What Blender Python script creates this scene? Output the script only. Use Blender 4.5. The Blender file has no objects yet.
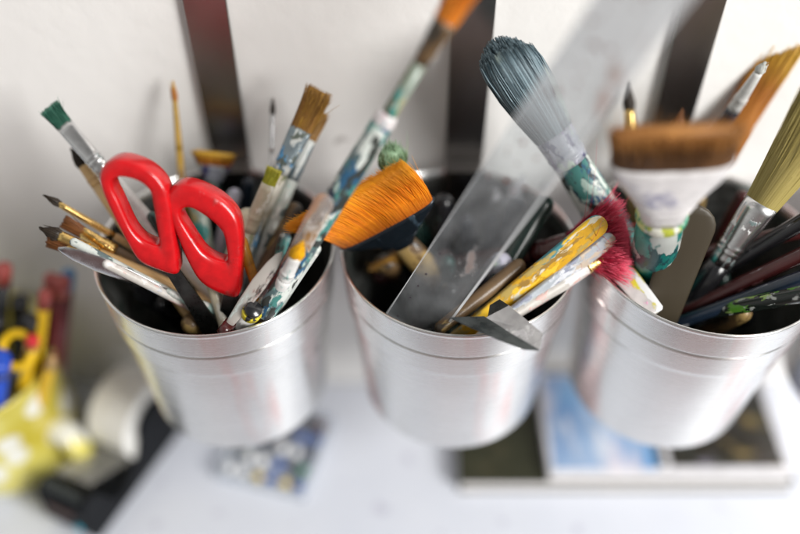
import bpy, math, random
from mathutils import Vector, Matrix, noise
rnd = random.Random(7)
scene = bpy.context.scene
col = scene.collection
# ------------------------------------------------------------------ camera model
FPX, PITCH = 900.0, math.radians(46)
CAM = Vector((0, -.394, .527))
FWD = Vector((0, math.cos(PITCH), -math.sin(PITCH)))
UP = Vector((0, math.sin(PITCH), math.cos(PITCH)))
RT = Vector((1, 0, 0))
def P(px, py, d):
    return CAM + FWD*d + RT*((px-400)/FPX*d) + UP*((267-py)/FPX*d)
def Zp(px, py, z=.208):
    r = FWD + RT*((px-400)/FPX) + UP*((267-py)/FPX)
    return CAM + r*((z-CAM.z)/r.z)
RIM, BOT = .208, .095
CUPS = {1: Vector((-.093, -.070)), 2: Vector((.030, -.070)), 3: Vector((.154, -.070)), 4: Vector((.279, -.070))}
# ------------------------------------------------------------------ helpers
def tag(o, label=None, cat=None, group=None, kind=None):
    if label: o['label'] = label
    if cat: o['category'] = cat
    if group: o['group'] = group
    if kind: o['kind'] = kind
    return o
def empty(name, loc, label, cat, group=None, rot=None):
    o = bpy.data.objects.new(name, None); col.objects.link(o)
    o.empty_display_size = .01
    if rot is not None:
        m = rot.to_4x4(); m.translation = loc; o.matrix_world = m
    else: o.location = loc
    return tag(o, label, cat, group)
def mesh(name, v, f, mat, parent=None, smooth=True, cols=None, bevel=0):
    me = bpy.data.meshes.new(name)
    me.from_pydata([tuple(p) for p in v], [], f)
    me.update()
    if smooth: me.polygons.foreach_set('use_smooth', [True]*len(me.polygons))
    if cols:
        a = me.color_attributes.new('strand', 'FLOAT_COLOR', 'POINT')
        flat = []
        for c in cols: flat += [c[0], c[1], c[2], 1]
        a.data.foreach_set('color', flat)
    me.materials.append(mat)
    o = bpy.data.objects.new(name, me); col.objects.link(o)
    if parent: o.parent = parent
    if bevel:
        b = o.modifiers.new('bevel', 'BEVEL'); b.width = bevel; b.segments = 3; b.limit_method = 'ANGLE'
    return o
def loft(rings, cap=True, closed_path=False):
    n = len(rings[0]); v = [p for r in rings for p in r]; f = []
    m = len(rings)
    for i in range(m if closed_path else m-1):
        for j in range(n):
            a = i*n+j; b = i*n+(j+1) % n; k = (i+1) % m
            f.append((a, b, k*n+(j+1) % n, k*n+j))
    if cap and not closed_path:
        f.append(tuple(reversed(range(n)))); f.append(tuple((m-1)*n+j for j in range(n)))
    return v, f
def ering(rx, ry, z, n=20, e=2.0, cx=0, cy=0):
    out = []
    for j in range(n):
        a = 2*math.pi*j/n; c, s = math.cos(a), math.sin(a)
        out.append(Vector((cx+rx*math.copysign(abs(c)**(2/e), c), cy+ry*math.copysign(abs(s)**(2/e), s), z)))
    return out
def lathe(profile, n=24, e=2.0, cap=True):   # profile entries (rx, ry, z)
    return loft([ering(a, b, z, n, e) for a, b, z in profile], cap)
def boxvf(x0, x1, y0, y1, z0, z1):
    v = [Vector(p) for p in ((x0,y0,z0),(x1,y0,z0),(x1,y1,z0),(x0,y1,z0),(x0,y0,z1),(x1,y0,z1),(x1,y1,z1),(x0,y1,z1))]
    return v, [(0,3,2,1),(4,5,6,7),(0,1,5,4),(1,2,6,5),(2,3,7,6),(3,0,4,7)]
def join(*vfs):
    V, F = [], []
    for v, f in vfs:
        k = len(V); V += v; F += [tuple(i+k for i in q) for q in f]
    return V, F
def cat_rom(pts, per=6, closed=True):
    out = []; n = len(pts)
    for i in range(n if closed else n-1):
        if closed: p0, p1, p2, p3 = pts[i-1], pts[i], pts[(i+1) % n], pts[(i+2) % n]
        else: p0, p1, p2, p3 = pts[max(i-1,0)], pts[i], pts[i+1], pts[min(i+2,n-1)]
        for k in range(per):
            t = k/per
            out.append(.5*((2*p1)+(p2-p0)*t+(2*p0-5*p1+4*p2-p3)*t*t+(3*p1-p0-3*p2+p3)*t**3))
    if not closed: out.append(pts[-1])
    return out
# ------------------------------------------------------------------ materials
def newmat(name):
    m = bpy.data.materials.new(name); m.use_nodes = True
    return m, m.node_tree.nodes, m.node_tree.links, m.node_tree.nodes['Principled BSDF']
def setp(b, **k):
    for a, v in k.items(): b.inputs[a.replace('_', ' ')].default_value = v
def c4(c): return (c[0], c[1], c[2], 1)
def mixnode(N, L, fac, a, b):
    m = N.new('ShaderNodeMix'); m.data_type = 'RGBA'
    for sock, val in ((m.inputs[0], fac), (m.inputs[6], a), (m.inputs[7], b)):
        if isinstance(val, (int, float)): sock.default_value = val
        elif isinstance(val, tuple): sock.default_value = c4(val)
        else: L.new(val, sock)
    return m.outputs[2]
def noisenode(N, L, scale, detail=3, off=(0,0,0), stretch=(1,1,1), rough=.55):
    tc = N.new('ShaderNodeTexCoord'); mp = N.new('ShaderNodeMapping')
    mp.inputs['Location'].default_value = off; mp.inputs['Scale'].default_value = stretch
    L.new(tc.outputs['Object'], mp.inputs['Vector'])
    n = N.new('ShaderNodeTexNoise'); n.inputs['Scale'].default_value = scale
    n.inputs['Detail'].default_value = detail; n.inputs['Roughness'].default_value = rough
    L.new(mp.outputs[0], n.inputs['Vector'])
    return n.outputs[0]
def rng(N, L, val, a, b, c=0, d=1):
    m = N.new('ShaderNodeMapRange'); m.inputs[1].default_value = a; m.inputs[2].default_value = b
    m.inputs[3].default_value = c; m.inputs[4].default_value = d; m.clamp = True
    L.new(val, m.inputs[0]); return m.outputs[0]
def bump(N, L, b, val, strength=.2, dist=.001):
    n = N.new('ShaderNodeBump'); n.inputs['Strength'].default_value = strength; n.inputs['Distance'].default_value = dist
    L.new(val, n.inputs['Height']); L.new(n.outputs[0], b.inputs['Normal'])
def plain(name, c, rough=.5, metal=0, var=.15, scale=150, coat=0, bumpy=.0, stretch=(1,1,1)):
    m, N, L, b = newmat(name)
    nz = noisenode(N, L, scale, 4, stretch=stretch)
    f = rng(N, L, nz, .3, .7)
    L.new(mixnode(N, L, f, tuple(x*(1-var) for x in c), tuple(min(1, x*(1+var)) for x in c)), b.inputs['Base Color'])
    L.new(rng(N, L, nz, .3, .7, max(0, rough-.08), min(1, rough+.08)), b.inputs['Roughness'])
    setp(b, Metallic=metal, Coat_Weight=coat)
    if bumpy: bump(N, L, b, nz, bumpy)
    return m
SP = [0]
def splat(name, base, spots, scale=90, rough=.4, metal=0, cover=.56, stretch=(1,1,.5), sharp=.03, coat=.2):
    """surface smeared with dried paint: blotches of each spot colour"""
    m, N, L, b = newmat(name)
    nz0 = noisenode(N, L, 200, 4)
    cur = mixnode(N, L, rng(N, L, nz0, .35, .65), tuple(x*.8 for x in base), base)
    met = None; tot = None
    for i, s in enumerate(spots):
        SP[0] += 1
        nz = noisenode(N, L, scale*(1+.35*(i % 3)), 5, (SP[0]*1.37, SP[0]*.71, SP[0]*2.3), stretch, .6)
        msk = rng(N, L, nz, cover, cover+sharp)
        cur = mixnode(N, L, msk, cur, s)
        if tot is None: tot = msk
        else:
            mm = N.new('ShaderNodeMath'); mm.operation = 'MAXIMUM'; L.new(tot, mm.inputs[0]); L.new(msk, mm.inputs[1]); tot = mm.outputs[0]
    L.new(cur, b.inputs['Base Color'])
    if tot is not None:
        L.new(rng(N, L, tot, 0, 1, rough, .45), b.inputs['Roughness'])
        if metal: L.new(rng(N, L, tot, 0, 1, metal, 0), b.inputs['Metallic'])
        bump(N, L, b, tot, .5, .0003)
    setp(b, Coat_Weight=coat)
    return m
def bristle(name, a, b2, tip=None, tipstart=.7, rough=.45, root=None, smear=None, smear_cover=.52):
    m, N, L, b = newmat(name)
    at = N.new('ShaderNodeAttribute'); at.attribute_name = 'strand'
    sx = N.new('ShaderNodeSeparateColor'); L.new(at.outputs['Color'], sx.inputs[0])
    cur = mixnode(N, L, sx.outputs[0], a, b2)
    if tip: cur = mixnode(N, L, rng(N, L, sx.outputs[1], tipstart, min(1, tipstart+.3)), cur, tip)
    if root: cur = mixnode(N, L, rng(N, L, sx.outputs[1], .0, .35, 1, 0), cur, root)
    if smear:
        nz = noisenode(N, L, 120, 4, (3, 5, 1), (1, 1, .25))
        cur = mixnode(N, L, rng(N, L, nz, smear_cover, smear_cover+.08), cur, smear)
    L.new(cur, b.inputs['Base Color'])
    setp(b, Roughness=rough, Specular_IOR_Level=.4)
    return m
def clear(name, tint, alpha, rough=.12, spots=(), scale=70, cover=.6, stretch=(1,1,1), body=(.8,.82,.84), zfog=None):
    """scuffed clear plastic: part lets light through, part is milky surface and dried paint"""
    m, N, L, b = newmat(name)
    cur = mixnode(N, L, 0.0, body, body); tot = None
    for s in spots:
        SP[0] += 1
        nz = noisenode(N, L, scale, 5, (SP[0]*1.1, SP[0]*.3, SP[0]*2), stretch, .62)
        msk = rng(N, L, nz, cover, cover+.05)
        cur = mixnode(N, L, msk, cur, s)
        if tot is None: tot = msk
        else:
            mm = N.new('ShaderNodeMath'); mm.operation = 'MAXIMUM'; L.new(tot, mm.inputs[0]); L.new(msk, mm.inputs[1]); tot = mm.outputs[0]
    L.new(cur, b.inputs['Base Color']); setp(b, Roughness=rough, Coat_Weight=.5)
    tr = N.new('ShaderNodeBsdfTransparent'); tr.inputs[0].default_value = c4(tint)
    mx = N.new('ShaderNodeMixShader')
    hz = rng(N, L, noisenode(N, L, 40, 4, stretch=stretch), .3, .7, max(0, alpha-.12), alpha+.12)
    if tot is not None:
        mm = N.new('ShaderNodeMath'); mm.operation = 'MAXIMUM'
        sc = N.new('ShaderNodeMath'); sc.operation = 'MULTIPLY'; sc.inputs[1].default_value = .75; L.new(tot, sc.inputs[0])
        L.new(hz, mm.inputs[0]); L.new(sc.outputs[0], mm.inputs[1]); hz = mm.outputs[0]
    L.new(hz, mx.inputs[0]); L.new(tr.outputs[0], mx.inputs[1]); L.new(b.outputs[0], mx.inputs[2])
    if zfog:
        tc = N.new('ShaderNodeTexCoord'); sz = N.new('ShaderNodeSeparateXYZ'); L.new(tc.outputs['Object'], sz.inputs[0])
        ad = N.new('ShaderNodeMath'); ad.operation = 'ADD'; wob = N.new('ShaderNodeMath'); wob.operation = 'MULTIPLY'; wob.inputs[1].default_value = .05
        L.new(noisenode(N, L, 35, 4), wob.inputs[0]); L.new(wob.outputs[0], ad.inputs[0]); L.new(sz.outputs[2], ad.inputs[1])
        ad2 = N.new('ShaderNodeMath'); ad2.operation = 'ADD'; ad2.use_clamp = True
        L.new(rng(N, L, ad.outputs[0], zfog[0], zfog[1], 0, zfog[2]), ad2.inputs[0]); L.new(hz, ad2.inputs[1]); hz = ad2.outputs[0]
        L.new(hz, mx.inputs[0])
    L.new(mx.outputs[0], N['Material Output'].inputs[0])
    return m

# wall plaster
def wall_mat():
    m, N, L, b = newmat('wall_plaster')
    big = noisenode(N, L, 5, 3); fine = noisenode(N, L, 60, 6); ch = noisenode(N, L, 38, 3, (4, 2, 9))
    cur = mixnode(N, L, rng(N, L, big, .3, .7), (.83, .815, .795), (.87, .86, .84))
    cur = mixnode(N, L, rng(N, L, ch, .71, .74, 0, .6), cur, (.35, .32, .3))
    L.new(cur, b.inputs['Base Color']); setp(b, Roughness=.6)
    mm = N.new('ShaderNodeMath'); mm.operation = 'ADD'; L.new(big, mm.inputs[0]); L.new(fine, mm.inputs[1])
    bump(N, L, b, mm.outputs[0], .16, .004)
    return m
def desk_mat():
    m, N, L, b = newmat('desk_laminate')
    big = noisenode(N, L, 9, 4); sc = noisenode(N, L, 55, 4, (1, 8, 3))
    cur = mixnode(N, L, rng(N, L, big, .3, .7), (.66, .69, .77), (.73, .755, .82))
    cur = mixnode(N, L, rng(N, L, sc, .63, .68, 0, .4), cur, (.36, .34, .45))
    L.new(cur, b.inputs['Base Color']); setp(b, Roughness=.38)
    return m
def cup_mat():
    m, N, L, b = newmat('brushed_steel')
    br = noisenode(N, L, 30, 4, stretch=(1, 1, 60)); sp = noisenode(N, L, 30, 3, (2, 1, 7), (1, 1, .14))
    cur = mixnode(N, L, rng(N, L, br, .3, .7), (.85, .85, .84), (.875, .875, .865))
    cur = mixnode(N, L, rng(N, L, sp, .53, .61, 0, .5), cur, (.86, .46, .43))  # pink upright streaks: reflection of pink clothing painted into the steel colour
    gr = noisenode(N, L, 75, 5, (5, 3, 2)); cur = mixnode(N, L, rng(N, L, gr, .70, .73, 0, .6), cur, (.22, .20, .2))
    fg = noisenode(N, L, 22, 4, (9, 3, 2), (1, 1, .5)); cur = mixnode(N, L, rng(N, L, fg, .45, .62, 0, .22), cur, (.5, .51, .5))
    L.new(cur, b.inputs['Base Color'])
    L.new(rng(N, L, br, .3, .7, .26, .28), b.inputs['Roughness'])
    setp(b, Metallic=1.0, Anisotropic=.9, Anisotropic_Rotation=.25)
    t = N.new('ShaderNodeTangent'); t.direction_type = 'RADIAL'; t.axis = 'Z'
    L.new(t.outputs[0], b.inputs['Tangent'])
    return m
def strap_mat():
    m, N, L, b = newmat('strap_steel')
    nz = noisenode(N, L, 14, 4, (1, 1, 1), (1, 1, .4)); sp = noisenode(N, L, 120, 3, (7, 7, 7))
    cur = mixnode(N, L, rng(N, L, nz, .35, .65), (.34, .325, .31), (.44, .42, .41))
    cur = mixnode(N, L, rng(N, L, sp, .72, .74), cur, (.6, .5, .45))
    L.new(cur, b.inputs['Base Color'])
    setp(b, Metallic=1.0, Roughness=.3)
    return m
M = {}
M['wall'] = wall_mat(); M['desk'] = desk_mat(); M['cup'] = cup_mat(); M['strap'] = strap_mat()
M['cup_inside'] = splat('shade_darkened_inner_steel', (.20,.20,.19), [(.10,.105,.10), (.03,.04,.035)], 50, .38, .9, .5, (1,1,1), .12, 0)  # inner faces coloured darker to imitate the deep shade inside the cups
M['red'] = splat('red_plastic', (.60, .006, .010), [(.42,.005,.008), (.35,.02,.02)], 70, .24, 0, .62, (1,1,1), .08, .3)
M['steel'] = plain('tool_steel', (.55, .55, .56), .25, 1, .15)
M['darksteel'] = plain('dark_steel', (.10, .11, .11), .3, 1, .3)
M['gold'] = plain('brass_ferrule', (.80, .55, .20), .25, 1, .15, 200)
M['silver'] = splat('silver_ferrule', (.75, .75, .75), [(.8,.8,.8), (.15,.2,.2)], 120, .25, 1, .62)
M['wood'] = plain('pale_wood_handle', (.62, .40, .17), .45, 0, .2, 60, .3, stretch=(1,1,.1))
M['ochre'] = splat('ochre_lacquer', (.42,.25,.03), [(.22,.12,.02)], 80, .35, 0, .6)
M['white'] = splat('white_lacquer', (.78, .78, .76), [(.5,.55,.52), (.25,.45,.42)], 80, .3, 0, .64)
M['black'] = splat('black_lacquer', (.012, .012, .014), [(.03,.06,.05), (.25,.27,.27)], 90, .2, 0, .66)
M['darkgreen'] = splat('dark_green_lacquer', (.012, .03, .025), [(.1,.14,.12), (.02,.08,.07)], 80, .25, 0, .62)
M['darkred'] = splat('dark_red_lacquer', (.06, .012, .012), [(.02,.01,.01), (.25,.1,.1)], 80, .25, 0, .64)
M['navy'] = splat('navy_lacquer', (.012, .022, .04), [(.03,.07,.1), (.5,.52,.55)], 80, .25, 0, .66)
M['navyblack'] = splat('dark_painted_ferrule', (.012,.018,.025), [(.03,.05,.07), (.01,.012,.012), (.4,.38,.4)], 50, .3, .3, .62)
M['brownwood'] = splat('stained_brown_wood', (.13, .075, .03), [(.3,.2,.07), (.04,.03,.02)], 60, .5)
M['olivewood'] = plain('olive_brown_wood', (.040, .030, .016), .5, 0, .2, 40, stretch=(1,1,.15))
M['smear'] = splat('handle_caked_with_blue_green_paint', (.10, .16, .17), [(.015,.03,.06), (.42,.56,.50), (.02,.10,.20), (.62,.66,.62), (.06,.22,.20), (.03,.035,.03)], 95, .4, 0, .535, (1,1,.45))
M['smear2'] = splat('handle_smeared_grey_green', (.24, .29, .24), [(.45,.5,.44), (.02,.22,.20), (.12,.14,.09), (.35,.3,.12)], 70, .4, 0, .55, (1,1,.35))
M['lavender'] = splat('ferrule_caked_with_lavender_paint', (.34, .36, .42), [(.30,.24,.42), (.42,.52,.44), (.06,.06,.14), (.5,.5,.60)], 70, .45, 0, .55)
M['tanwhite'] = splat('cream_smeared_handle', (.50, .45, .33), [(.68,.66,.58), (.2,.22,.12)], 90, .4, 0, .57)
M['bluegrey'] = splat('blue_grey_smeared_ferrule', (.24, .30, .33), [(.05,.22,.42), (.55,.58,.56), (.1,.12,.1)], 100, .35, .4, .56)
M['yellowstick'] = splat('yellow_painted_wood', (.66, .36, .015), [(.30,.17,.03), (.66,.62,.48), (.80,.50,.03), (.05,.22,.25), (.42,.30,.08)], 80, .4, 0, .55, (1,1,.35))
M['greystick'] = splat('grey_blue_smeared_wood', (.42, .46, .50), [(.62,.64,.68), (.26,.28,.36), (.50,.42,.33)], 90, .45, 0, .55)
M['creamgrey'] = splat('cream_grey_smeared', (.55, .52, .48), [(.42,.45,.50), (.66,.64,.62), (.60,.40,.36)], 80, .4, 0, .55)
M['aquawhite'] = splat('aqua_white_smeared', (.62, .66, .62), [(.4,.58,.53), (.8,.8,.76), (.1,.14,.14)], 80, .3, 0, .56)
M['whitepaint'] = splat('white_painted_ferrule', (.80, .78, .78), [(.62,.62,.72), (.85,.70,.68), (.30,.30,.42)], 38, .4, 0, .60, (1,1,1), .12)
M['teal'] = splat('teal_handle', (.008, .16, .14), [(.02,.24,.20), (.004,.05,.06), (.4,.42,.4)], 50, .35, 0, .55)
M['lime'] = splat('lime_paint_band', (.46, .50, .05), [(.55,.58,.22), (.05,.28,.18), (.7,.7,.6)], 90, .4, 0, .53)
M['pinkyellow'] = splat('pink_yellow_smeared', (.60, .56, .55), [(.6,.55,.03), (.72,.30,.50), (.70,.7,.7)], 45, .4, 0, .51)
M['greensplat'] = splat('black_handle_with_green_paint', (.012, .016, .014), [(.08,.24,.02), (.25,.38,.10), (.4,.42,.4)], 130, .2, 0, .585)
M['amber'] = clear('amber_plastic', (.9,.55,.12), .5, .2, [(.5,.22,.02)], 90, .5, body=(.55,.28,.04))
M['ruler'] = clear('scuffed_clear_acrylic', (.90,.92,.93), .12, .14, [(.40,.33,.31), (.5,.52,.55)], 40, .61, (1,1,.6), body=(.68,.70,.72), zfog=(.145,.20,.64))
M['ruleredge'] = clear('ruler_edge_acrylic', (.95,.97,.98), .75, .08, [], body=(.88,.9,.92))
M['tick'] = plain('printed_marks', (.06,.05,.06), .5)
M['knifeclear'] = clear('stained_clear_blade', (.9,.88,.85), .55, .15, [(.25,.04,.03), (.6,.66,.64), (.03,.03,.03)], 90, .55, (1,1,.4), body=(.66,.62,.58))
M['paddle'] = clear('pinkish_clear_paddle', (.9,.84,.78), .34, .15, [(.42,.24,.10), (.70,.64,.60), (.5,.3,.2)], 60, .54, (1,1,.4), body=(.72,.64,.6))
M['tray'] = clear('clear_tray', (.93,.95,.98), .35, .1, body=(.8,.83,.86))
# bristles
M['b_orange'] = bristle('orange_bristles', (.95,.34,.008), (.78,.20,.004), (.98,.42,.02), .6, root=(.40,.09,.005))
M['b_green'] = bristle('dark_green_bristles', (.015,.075,.05), (.03,.12,.08), (.12,.30,.22), .8)
M['b_dark'] = bristle('dark_bristles', (.02,.014,.01), (.05,.035,.022))
M['b_brown'] = bristle('brown_bristles', (.16,.06,.02), (.26,.10,.03))
M['b_goldbrown'] = bristle('gold_brown_bristles', (.34,.18,.03), (.20,.09,.02), smear=(.6,.35,.04), smear_cover=.6)
M['b_yellowgreen'] = bristle('yellow_green_bristles', (.42,.40,.03), (.30,.32,.03), (.55,.5,.06))
M['b_ltgreen'] = bristle('pale_green_bristles', (.30,.42,.16), (.05,.12,.05), (.32,.48,.30), .6)
M['b_bluegrey'] = bristle('blue_grey_caked_bristles', (.008,.03,.045), (.26,.35,.39), smear=(.40,.48,.44), smear_cover=.60)
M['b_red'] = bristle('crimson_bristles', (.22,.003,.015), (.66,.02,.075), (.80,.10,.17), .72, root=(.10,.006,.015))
M['b_bigbrown'] = bristle('brown_hog_bristles', (.10,.045,.015), (.20,.09,.025), (.42,.19,.05), .55)
M['b_rust'] = bristle('rust_and_ochre_bristles', (.44,.17,.02), (.30,.10,.015), (.58,.34,.04), .55)
M['b_olive'] = bristle('olive_tan_bristles', (.30,.24,.07), (.44,.36,.13))
M['b_yellow'] = bristle('yellow_tipped_bristles', (.85,.48,.01), (.75,.38,.01))
M['b_bright'] = bristle('bright_orange_bristles', (.85,.30,.03), (.6,.18,.02))
# ------------------------------------------------------------------ setting
v, f = boxvf(-2.2, 2.2, 0, .12, -.9, 2.2)
tag(mesh('wall', v, f, M['wall'], smooth=False), kind='structure')
v, f = boxvf(-1.4, 1.4, -.245, -.0005, -.035, 0)
tag(mesh('desk', v, f, M['desk'], smooth=False, bevel=.003), kind='structure')

# ------------------------------------------------------------------ cups and straps
def make_cup(k, label):
    c = CUPS[k]; H = RIM-BOT
    root = empty('metal_cup', Vector((c.x, c.y, BOT)), label, 'cup', 'brushed metal cups hanging in a row on the wall')
    n = 96
    if k == 3: root.rotation_euler.y = math.radians(2.2); root.location.x -= .0040
    prof = [(.0, .0), (.0440, .0), (.0482, .0012), (.0500, .004), (.0563, H-.0362), (.0565, H-.0350), (.0576, H-.0340), (.0579, H-.0330), (.05895, H-.0187), (.0583, H-.0182), (.0583, H-.0177), (.0591, H-.0172), (.0599, H-.0022), (.0603, H-.0014), (.0603, H-.0004), (.0598, H+.0003)]
    # holding loops beside each crease keep the long faces straight
    pr2 = []
    for i, (r, z) in enumerate(prof):
        if i:
            r0, z0 = prof[i-1]; ln = math.hypot(r-r0, z-z0)
            if ln > .004:
                for q in (.0007/ln, .0016/ln, .5, 1-.0016/ln, 1-.0007/ln): pr2.append((r0+(r-r0)*q, z0+(z-z0)*q))
        pr2.append((r, z))
    prof = pr2
    inner = [(.0588, H-.0004), (.0580, H-.004), (.0572, H-.018), (.0540, H-.034), (.0485, .006), (.045, .0028), (0, .0024)]
    body = [(r, z) for r, z in prof] + inner
    v, f = [], []
    for r, z in body:
        for j in range(n):
            a = 2*math.pi*j/n; v.append(Vector((max(r, .00005)*math.cos(a), max(r, .00005)*math.sin(a), z)))
    for i in range(len(body)-1):
        for j in range(n):
            f.append((i*n+j, i*n+(j+1) % n, (i+1)*n+(j+1) % n, (i+1)*n+j))
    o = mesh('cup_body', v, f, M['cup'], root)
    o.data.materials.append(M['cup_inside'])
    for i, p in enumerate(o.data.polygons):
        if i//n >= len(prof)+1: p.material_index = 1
    return root
make_cup(1, 'brushed metal cup holding the red scissors, leftmost of the hanging cups')
make_cup(2, 'brushed metal cup holding the clear ruler and orange fan of bristles')
make_cup(3, 'brushed metal cup holding the wide white and teal brush, hanging above the magazines')
make_cup(4, 'brushed metal cup cut off by the right edge of the photo')
STX = {1: -.0935, 2: .0355, 3: .1455, 4: .272}
for k, lab in ((1, 'dark steel strap on the wall above the cup with the red scissors'), (2, 'dark steel strap on the wall above the middle cup, beside the blue-grey brush'),
               (3, 'dark steel strap on the wall behind the wide brown brush'), (4, 'dark steel strap on the wall above the cup at the right edge')):
    x = STX[k]
    root = empty('wall_strap', Vector((x, -.003, BOT)), lab, 'strap', 'dark metal straps the cups hang from')
    v, f = boxvf(-.0105, .0105, -.0015, .0015, .02, .44)
    mesh('flat_bar', v, f, M['strap'], root, smooth=False, bevel=.0005)
    hz = RIM-BOT
    h = join(boxvf(-.010, .010, -.0125, -.002, hz+.0012, hz+.0027), boxvf(-.010, .010, -.0140, -.0125, hz-.014, hz+.0027))
    mesh('hook', h[0], h[1], M['strap'], root, smooth=False)
# ------------------------------------------------------------------ stick placement
def inner_r(z): 
    t = (z-BOT)/(RIM-BOT); return .0480+(.0570-.0480)*t
def extend(T, Mo, cup, rad=.003, zmin=None):
    """continue the line T->Mo into the cup until it meets the cup's floor or wall"""
    c = CUPS[cup]; d = (Mo-T).normalized(); p = Mo.copy()
    zf = BOT+.0035+rad*.6 if zmin is None else zmin
    for i in range(600):
        q = p + d*.001
        if q.z < zf: break
        if q.z < RIM-.002 and math.hypot(q.x-c.x, q.y-c.y) > inner_r(q.z)-rad-.0008: break
        p = q
    return p
def frame(B, T, X=None):
    z = (T-B).normalized()
    x = Vector(X) if X is not None else RT.copy()
    x = (x - z*x.dot(z)).normalized(); y = z.cross(x)
    return Matrix((x, y, z)).transposed()
def bpath(kind, u, v, t, bw, bt, bl, spread, jx=0, jy=0, ln=1):
    hx, hy = u*bw/2, v*bt/2
    if kind == 'flat':
        k = 1+(spread-1)*t; ky = 1-.6*t*t
        return hx*k + jx*t*t, hy*ky + jy*t*t, t*bl*ln
    if kind == 'round':
        k = (1+.45*math.sin(math.pi*min(1, t*1.1)))*(1-t**2*.93)
        return hx*k+jx*t*t*.4, hy*k+jy*t*t*.4, t*bl*ln*(1-.12*(u*u+v*v))
    if kind == 'mop':
        k = 1+(spread-1)*math.sin(math.pi*.5*min(1, t*1.25))
        return hx*k*(1-.35*t**4)+jx*t*t, hy*k*(1-.35*t**4)+jy*t*t, t*bl*ln*(1-.32*(u*u+v*v))
    if kind == 'dome':
        k = (1+(spread-1)*math.sin(math.pi*.5*t))*(1-.12*t**6)
        return hx*k+jx*t*t, hy*k+jy*t*t, t*bl*ln*(1-.20*(u*u)-.1*v*v-.06*u)
    if kind == 'fan':
        a = u*spread
        return hx+math.sin(a)*t*bl*ln+jx*t*t, hy*(1-.5*t)+jy*t*t, math.cos(a)*t*bl*ln
def make_bristles(root, mat, kind, z0, bl, bw, bt, n, sr, spread=1.2, jit=.0006, seed=1, name='bristles', uneven=.06, bend=(0,0), e=2.0, core=.93):
    r = random.Random(seed); V, F, Cc = [], [], []
    def bent(p, t): return Vector((p[0]+bend[0]*t*t, p[1]+bend[1]*t*t, z0+p[2]))
    # solid heart of the tuft
    ts = [0, .15, .3, .5, .7, .86, .94]
    rings = []
    for t in ts:
        ring = []
        for j in range(20):
            a = 2*math.pi*j/20; cu, sv = math.cos(a), math.sin(a)
            cu = math.copysign(abs(cu)**(2/e), cu); sv = math.copysign(abs(sv)**(2/e), sv)
            ring.append(bent(bpath(kind, cu*core, sv*core*.95, t, bw, bt, bl, spread), t))
        rings.append(ring)
    cv, cf = loft(rings)
    V += cv; F += cf; Cc += [(r.random()*.5, ts[i//20], 0) for i in range(len(cv))]
    T4 = [0, .3, .6, .85, 1.0]
    for s in range(n):
        a = r.random()*2*math.pi; q = math.sqrt(r.random()) if r.random() < .45 else .9+.12*r.random()
        u, v = q*math.cos(a), q*math.sin(a)
        if e > 2: u = math.copysign(abs(u)**(2/e), u); v = math.copysign(abs(v)**(2/e), v)
        jx, jy = r.gauss(0, jit), r.gauss(0, jit); ln = 1-abs(r.gauss(0, uneven))
        if r.random() < .03: jx *= 4; jy *= 4
        kc = max(3, int(bw/.0016)); ph = r.random()*0; jx += ((math.floor(u*kc/2+.3)+.2)*2/kc-u)*bw/2*.5
        cr = r.random(); k0 = len(V)
        for i, t in enumerate(T4):
            p = bent(bpath(kind, u, v, t, bw, bt, bl, spread, jx, jy, ln), t)
            w = sr*(1-.75*t**2)
            for m in range(3):
                b = m*2.094+a
                V.append(p+Vector((math.cos(b)*w, math.sin(b)*w, 0))); Cc.append((cr, t, 0))
        for i in range(len(T4)-1):
            for m in range(3):
                F.append((k0+i*3+m, k0+i*3+(m+1) % 3, k0+(i+1)*3+(m+1) % 3, k0+(i+1)*3+m))
        e0 = k0+(len(T4)-1)*3; F.append((e0, e0+1, e0+2))
    return mesh(name, V, F, mat, root, cols=Cc)
BR = 'brushes standing in the metal cups'
SEED = [10]
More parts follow.
